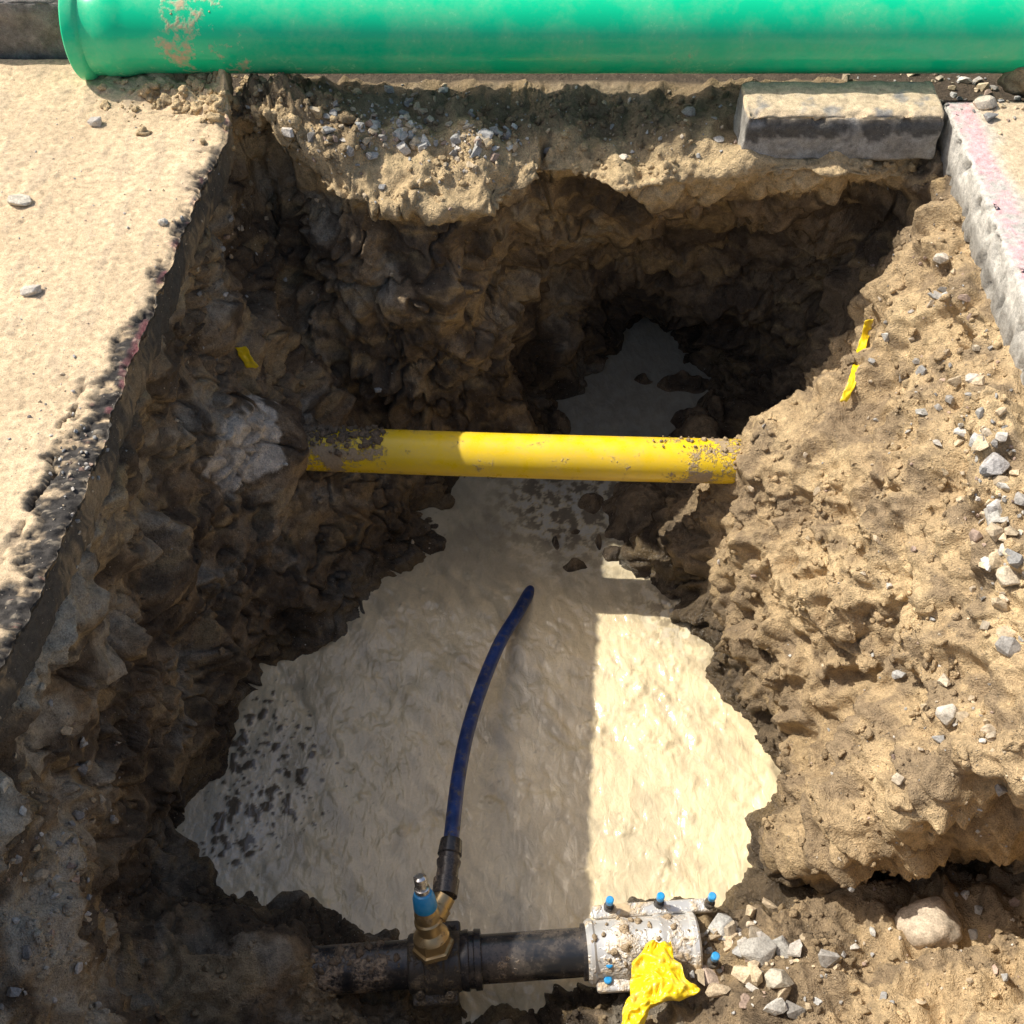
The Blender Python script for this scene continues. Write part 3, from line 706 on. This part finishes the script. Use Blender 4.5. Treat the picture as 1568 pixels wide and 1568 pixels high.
cluster([(620,190,70,30,190,.004,.028),(740,215,40,18,80,.004,.026),(560,180,40,25,80,.004,.020),(950,185,150,30,150,.003,.012),(680,270,90,30,60,.003,.014),
 (1500,600,30,60,40,.005,.028),(1525,740,25,80,60,.006,.042),(1540,850,25,60,35,.006,.038),(1460,1090,60,60,35,.005,.026),(1180,1480,60,40,60,.006,.040),
 (1420,140,80,18,60,.005,.026),(1530,150,30,25,40,.008,.036),(1120,1440,40,25,40,.008,.042),(110,700,30,70,70,.003,.009),(90,1280,50,90,70,.005,.022),(1350,1460,110,70,50,.004,.022),
 (200,300,150,150,140,.0015,.005),(90,500,100,200,140,.0015,.005),(440,200,60,60,60,.003,.014),(360,350,40,60,30,.003,.014),(1400,560,60,150,50,.004,.020),(1300,800,120,150,50,.003,.014),
 (80,1450,60,100,50,.004,.018),(1450,450,20,60,30,.004,.02),(1300,1100,120,120,40,.003,.012),(450,560,120,200,50,.003,.012),(1500,1350,60,120,50,.004,.02)],
 hulls, "gravel", M_stone, greys)
VP = P2; ok = np.where((PR > .3) & (PR < 5.9) & (VP[:, 2] > -1.27))[0]
area = ln.reshape(-1)[ok]; pw = area*(.2+crumb[ok]*2.2)*(.10+patch[ok])*np.clip(NN[ok, 2]+.35, .02, 1); pw /= pw.sum()
sel = rng.choice(ok, 8000, p=pw, replace=False)
szs = .0020+.012*rng.random(len(sel))**4.5
scatter("soil_crumbs", lumps_s[:6], VP[sel], NN[sel], szs, np.clip(col[sel]*rng.uniform(.85, 1.2, (len(sel), 1)), 0, 1), M_soil, .25, True)
pc_ = pw*np.clip(crumb[ok], 0, 1)
sel = rng.choice(ok, 150, p=pc_/pc_.sum(), replace=False)
big = [lump(50+k, 3, .6) for k in range(8)]
scatter("soil_clods", big, VP[sel], NN[sel], .008+.018*rng.random(len(sel))**2., col[sel]*1.05, M_soil, .45, True)
hp_pos, hp_n, hp_s = [], [], []
for _ in range(260):
    h_ = hit(330+rng.normal()*95, 150+rng.normal()*30)
    if h_ is None or h_[0][2] < -.13: continue
    hp_pos.append(h_[0]); hp_n.append(h_[1]); hp_s.append(.002+.020*rng.random()**3)
scatter("sand_rubble", big, hp_pos, hp_n, hp_s, sand[None]*rng.uniform(.85, 1.1, (len(hp_pos), 1)), M_soil, .5, True)
def onpipe(P0, P1, r, n, t0, t1, s0, s1, name, c):
    pos, nor = [], []
    P0 = np.array(P0); P1 = np.array(P1); a_ = (P1-P0)/np.linalg.norm(P1-P0)
    for _ in range(n):
        t = t0+(t1-t0)*rng.random()**1.6; th = rng.normal()*.40+.15
        nn_ = np.array([0, -math.sin(-th), math.cos(th)]); nn_ -= a_*nn_.dot(a_); nn_ /= np.linalg.norm(nn_)
        pos.append(P0+(P1-P0)*t+nn_*r); nor.append(nn_)
    return scatter(name, lumps_s, pos, nor, s0+(s1-s0)*rng.random(n)**2.5, np.array([c]*n)*rng.uniform(.85, 1.15, (n, 1)), M_soil, .5, True)
onpipe(pl, pr, .066, 330, .03, .21, .003, .014, "soil_crumbs", np.array([.25, .19, .125]))
onpipe(pr, pl, .066, 80, .08, .30, .0015, .009, "soil_crumbs", np.array([.46, .35, .21]))
onpipe(np.array(ml), np.array(mr), .057, 130, .0, .45, .002, .014, "soil_crumbs", np.array([.24, .18, .12]))
onpipe(np.array(c0), np.array(c1), .074, 40, .0, 1, .002, .012, "soil_crumbs", np.array([.50, .38, .24]))
onpipe((-1.0, gy0, gz0), (1.7, gy0, gz0), gr, 30, .04, .12, .001, .004, "soil_crumbs", sand)
def stone(name, u, v, r, c, seed, flat=.7, sub=4, amp=.22, smooth=True, dz=.3):
    h_ = hit(u, v); V, Fc = lump(seed, sub, amp, flat)
    V = V*r+h_[0]+np.array([0, 0, r*dz]); return make_mesh(name, V, Fc, smooth, np.repeat(np.array([c]), len(V), 0)*(1+.1*fbm(V, .02, 3, seed)[:, None]), M_stone)
stone("round_stone", 1415, 1428, .076, (.56, .46, .34), 5, .9, 4, .2, dz=.4)
def angular(name, u, v, r, c, seed, flat=.6):
    h_ = hit(u, v); V, Fc = hull(22, 1, flat, seed); V = V*r+h_[0]+np.array([0, 0, r*flat*.4])
    ob = make_mesh(name, V, Fc, False, np.repeat(np.array([c])*1.2, len(V), 0), M_stone)
    md_ = ob.modifiers.new("bevel", 'BEVEL'); md_.width = r*.08; md_.segments = 2; return ob
for (u, v, r, c, s) in ((32,310,.036,(.50,.45,.36),1),(148,190,.024,(.46,.42,.36),2),(50,448,.028,(.44,.40,.34),3),(250,342,.016,(.42,.39,.33),4),
    (1160,1460,.052,(.36,.34,.30),5),(1105,1420,.046,(.38,.37,.34),6),(1080,1500,.040,(.42,.33,.26),7),(1195,1500,.040,(.42,.38,.30),8),(955,243,.018,(.55,.48,.38),9),
    (1055,175,.024,(.36,.31,.26),10),(1505,160,.042,(.48,.42,.33),11),(1518,715,.038,(.42,.40,.38),12),(1530,780,.036,(.45,.43,.40),13),(1545,890,.040,(.45,.38,.28),14),
    (1490,585,.026,(.5,.45,.38),15),(1440,400,.026,(.42,.37,.3),16),(745,210,.030,(.36,.35,.33),17),(700,215,.022,(.33,.32,.3),18),(570,240,.022,(.35,.34,.32),19),(1450,1095,.032,(.46,.42,.35),20),
    (580,598,.018,(.38,.36,.32),21),(1475,665,.026,(.46,.43,.38),22),(1100,215,.018,(.35,.33,.3),23)):
    angular("stone", u, v, r, c, 1000+s, .55 if s % 2 else .7)
for (dx, dz_, r, s) in ((0, 0, .06, 71), (.08, .05, .07, 72)):
    V, Fc = lump(s, 4, .4, .8); V = V*r+np.array([1.40+dx, 2.80, .02+dz_])
    make_mesh("soil_clod", V, Fc, True, np.repeat(sand[None]*.8, len(V), 0), M_soil)

# ------------------------------------------------------------------ yellow plastic scraps
m, nt, b = new_mat("yellow_film"); o = objvec(nt)
n_ = noise(nt, o, 30, 5, .6); cl_ = mixc(nt, ramp(nt, n_, [(.50, 0.), (.75, .7)]), (.90, .64, .015), (.50, .38, .16)); nt.links.new(cl_, b.inputs['Base Color'])
b.inputs['Roughness'].default_value = .3; bump(nt, b, noise(nt, o, 60, 3, .5), .002)
M_film = m
def sheet(name, L, Rr, n=60, mcol=36, amp=.012, th=.0015, seed=0, lift=0, freq=.03):
    A_ = crspline(L, n); B_ = crspline(Rr, n); V = []
    for i in range(n):
        for j in range(mcol):
            s = j/(mcol-1); p = A_[i]*(1-s)+B_[i]*s; p = p+np.array([0, 0, lift*math.sin(s*math.pi)]); V.append(p)
    V = np.array(V); q = V/freq
    V[:, 2] += amp*(1-2*np.abs(perlin(q, seed)))+amp*.5*(1-2*np.abs(perlin(q*2.1, seed+1))); V[:, 0] += amp*.8*perlin(q, seed+2); V[:, 1] += amp*.8*perlin(q, seed+3)
    ob = make_mesh(name, V, grid_faces(n, mcol), True, mat=M_film)
    s_ = ob.modifiers.new("thickness", 'SOLIDIFY'); s_.thickness = th; return ob
sheet("yellow_plastic_wrap", [W(985,1448,-1.03), W(970,1480,-1.02), W(966,1520,-1.0), W(953,1560,-.99), W(942,1620,-.99)],
      [W(1026,1446,-1.03), W(1042,1490,-1.0), W(1068,1524,-.99), W(1002,1545,-.99), W(972,1620,-.98)], 90, 70, .013, seed=4, lift=.018, freq=.036)
def scrap(name, pts, wd, seed):
    Lp, Rp = [], []
    for (u, v) in pts:
        h_ = hit(u, v); p = h_[0]+np.array([0, -.010, .012]); Lp.append(p+np.array([-wd, 0, 0])); Rp.append(p+np.array([wd, 0, .004]))
    sheet(name, Lp, Rp, 40, 10, .005, seed=seed, freq=.02)
scrap("yellow_warning_tape", [(372, 534), (378, 548), (390, 566)], .017, 8)
scrap("yellow_warning_tape", [(1328, 492), (1318, 530), (1306, 575), (1288, 618)], .012, 12)

# ------------------------------------------------------------------ light
sd = Vector((-.80, .37, 1.)).normalized()
el = math.asin(sd.z); az = math.atan2(sd.x, sd.y)
w = bpy.data.worlds.new("World"); scene.world = w; w.use_nodes = True; nt = w.node_tree
bg = nt.nodes["Background"]; sk = nt.nodes.new('ShaderNodeTexSky'); sk.sky_type = 'NISHITA'; sk.sun_disc = False
sk.sun_elevation = el; sk.sun_rotation = az % (2*math.pi); sk.air_density = 1; sk.dust_density = 4; sk.ozone_density = .8
nt.links.new(sk.outputs[0], bg.inputs[0]); bg.inputs[1].default_value = .15
ld = bpy.data.lights.new("sun", 'SUN'); lo = bpy.data.objects.new("sun", ld); scene.collection.objects.link(lo)
ld.energy = 5.0; ld.angle = math.radians(.5); ld.color = (1, .95, .86)
lo.rotation_euler = sd.to_track_quat('Z', 'Y').to_euler(); lo.location = (-4, 2, 6)
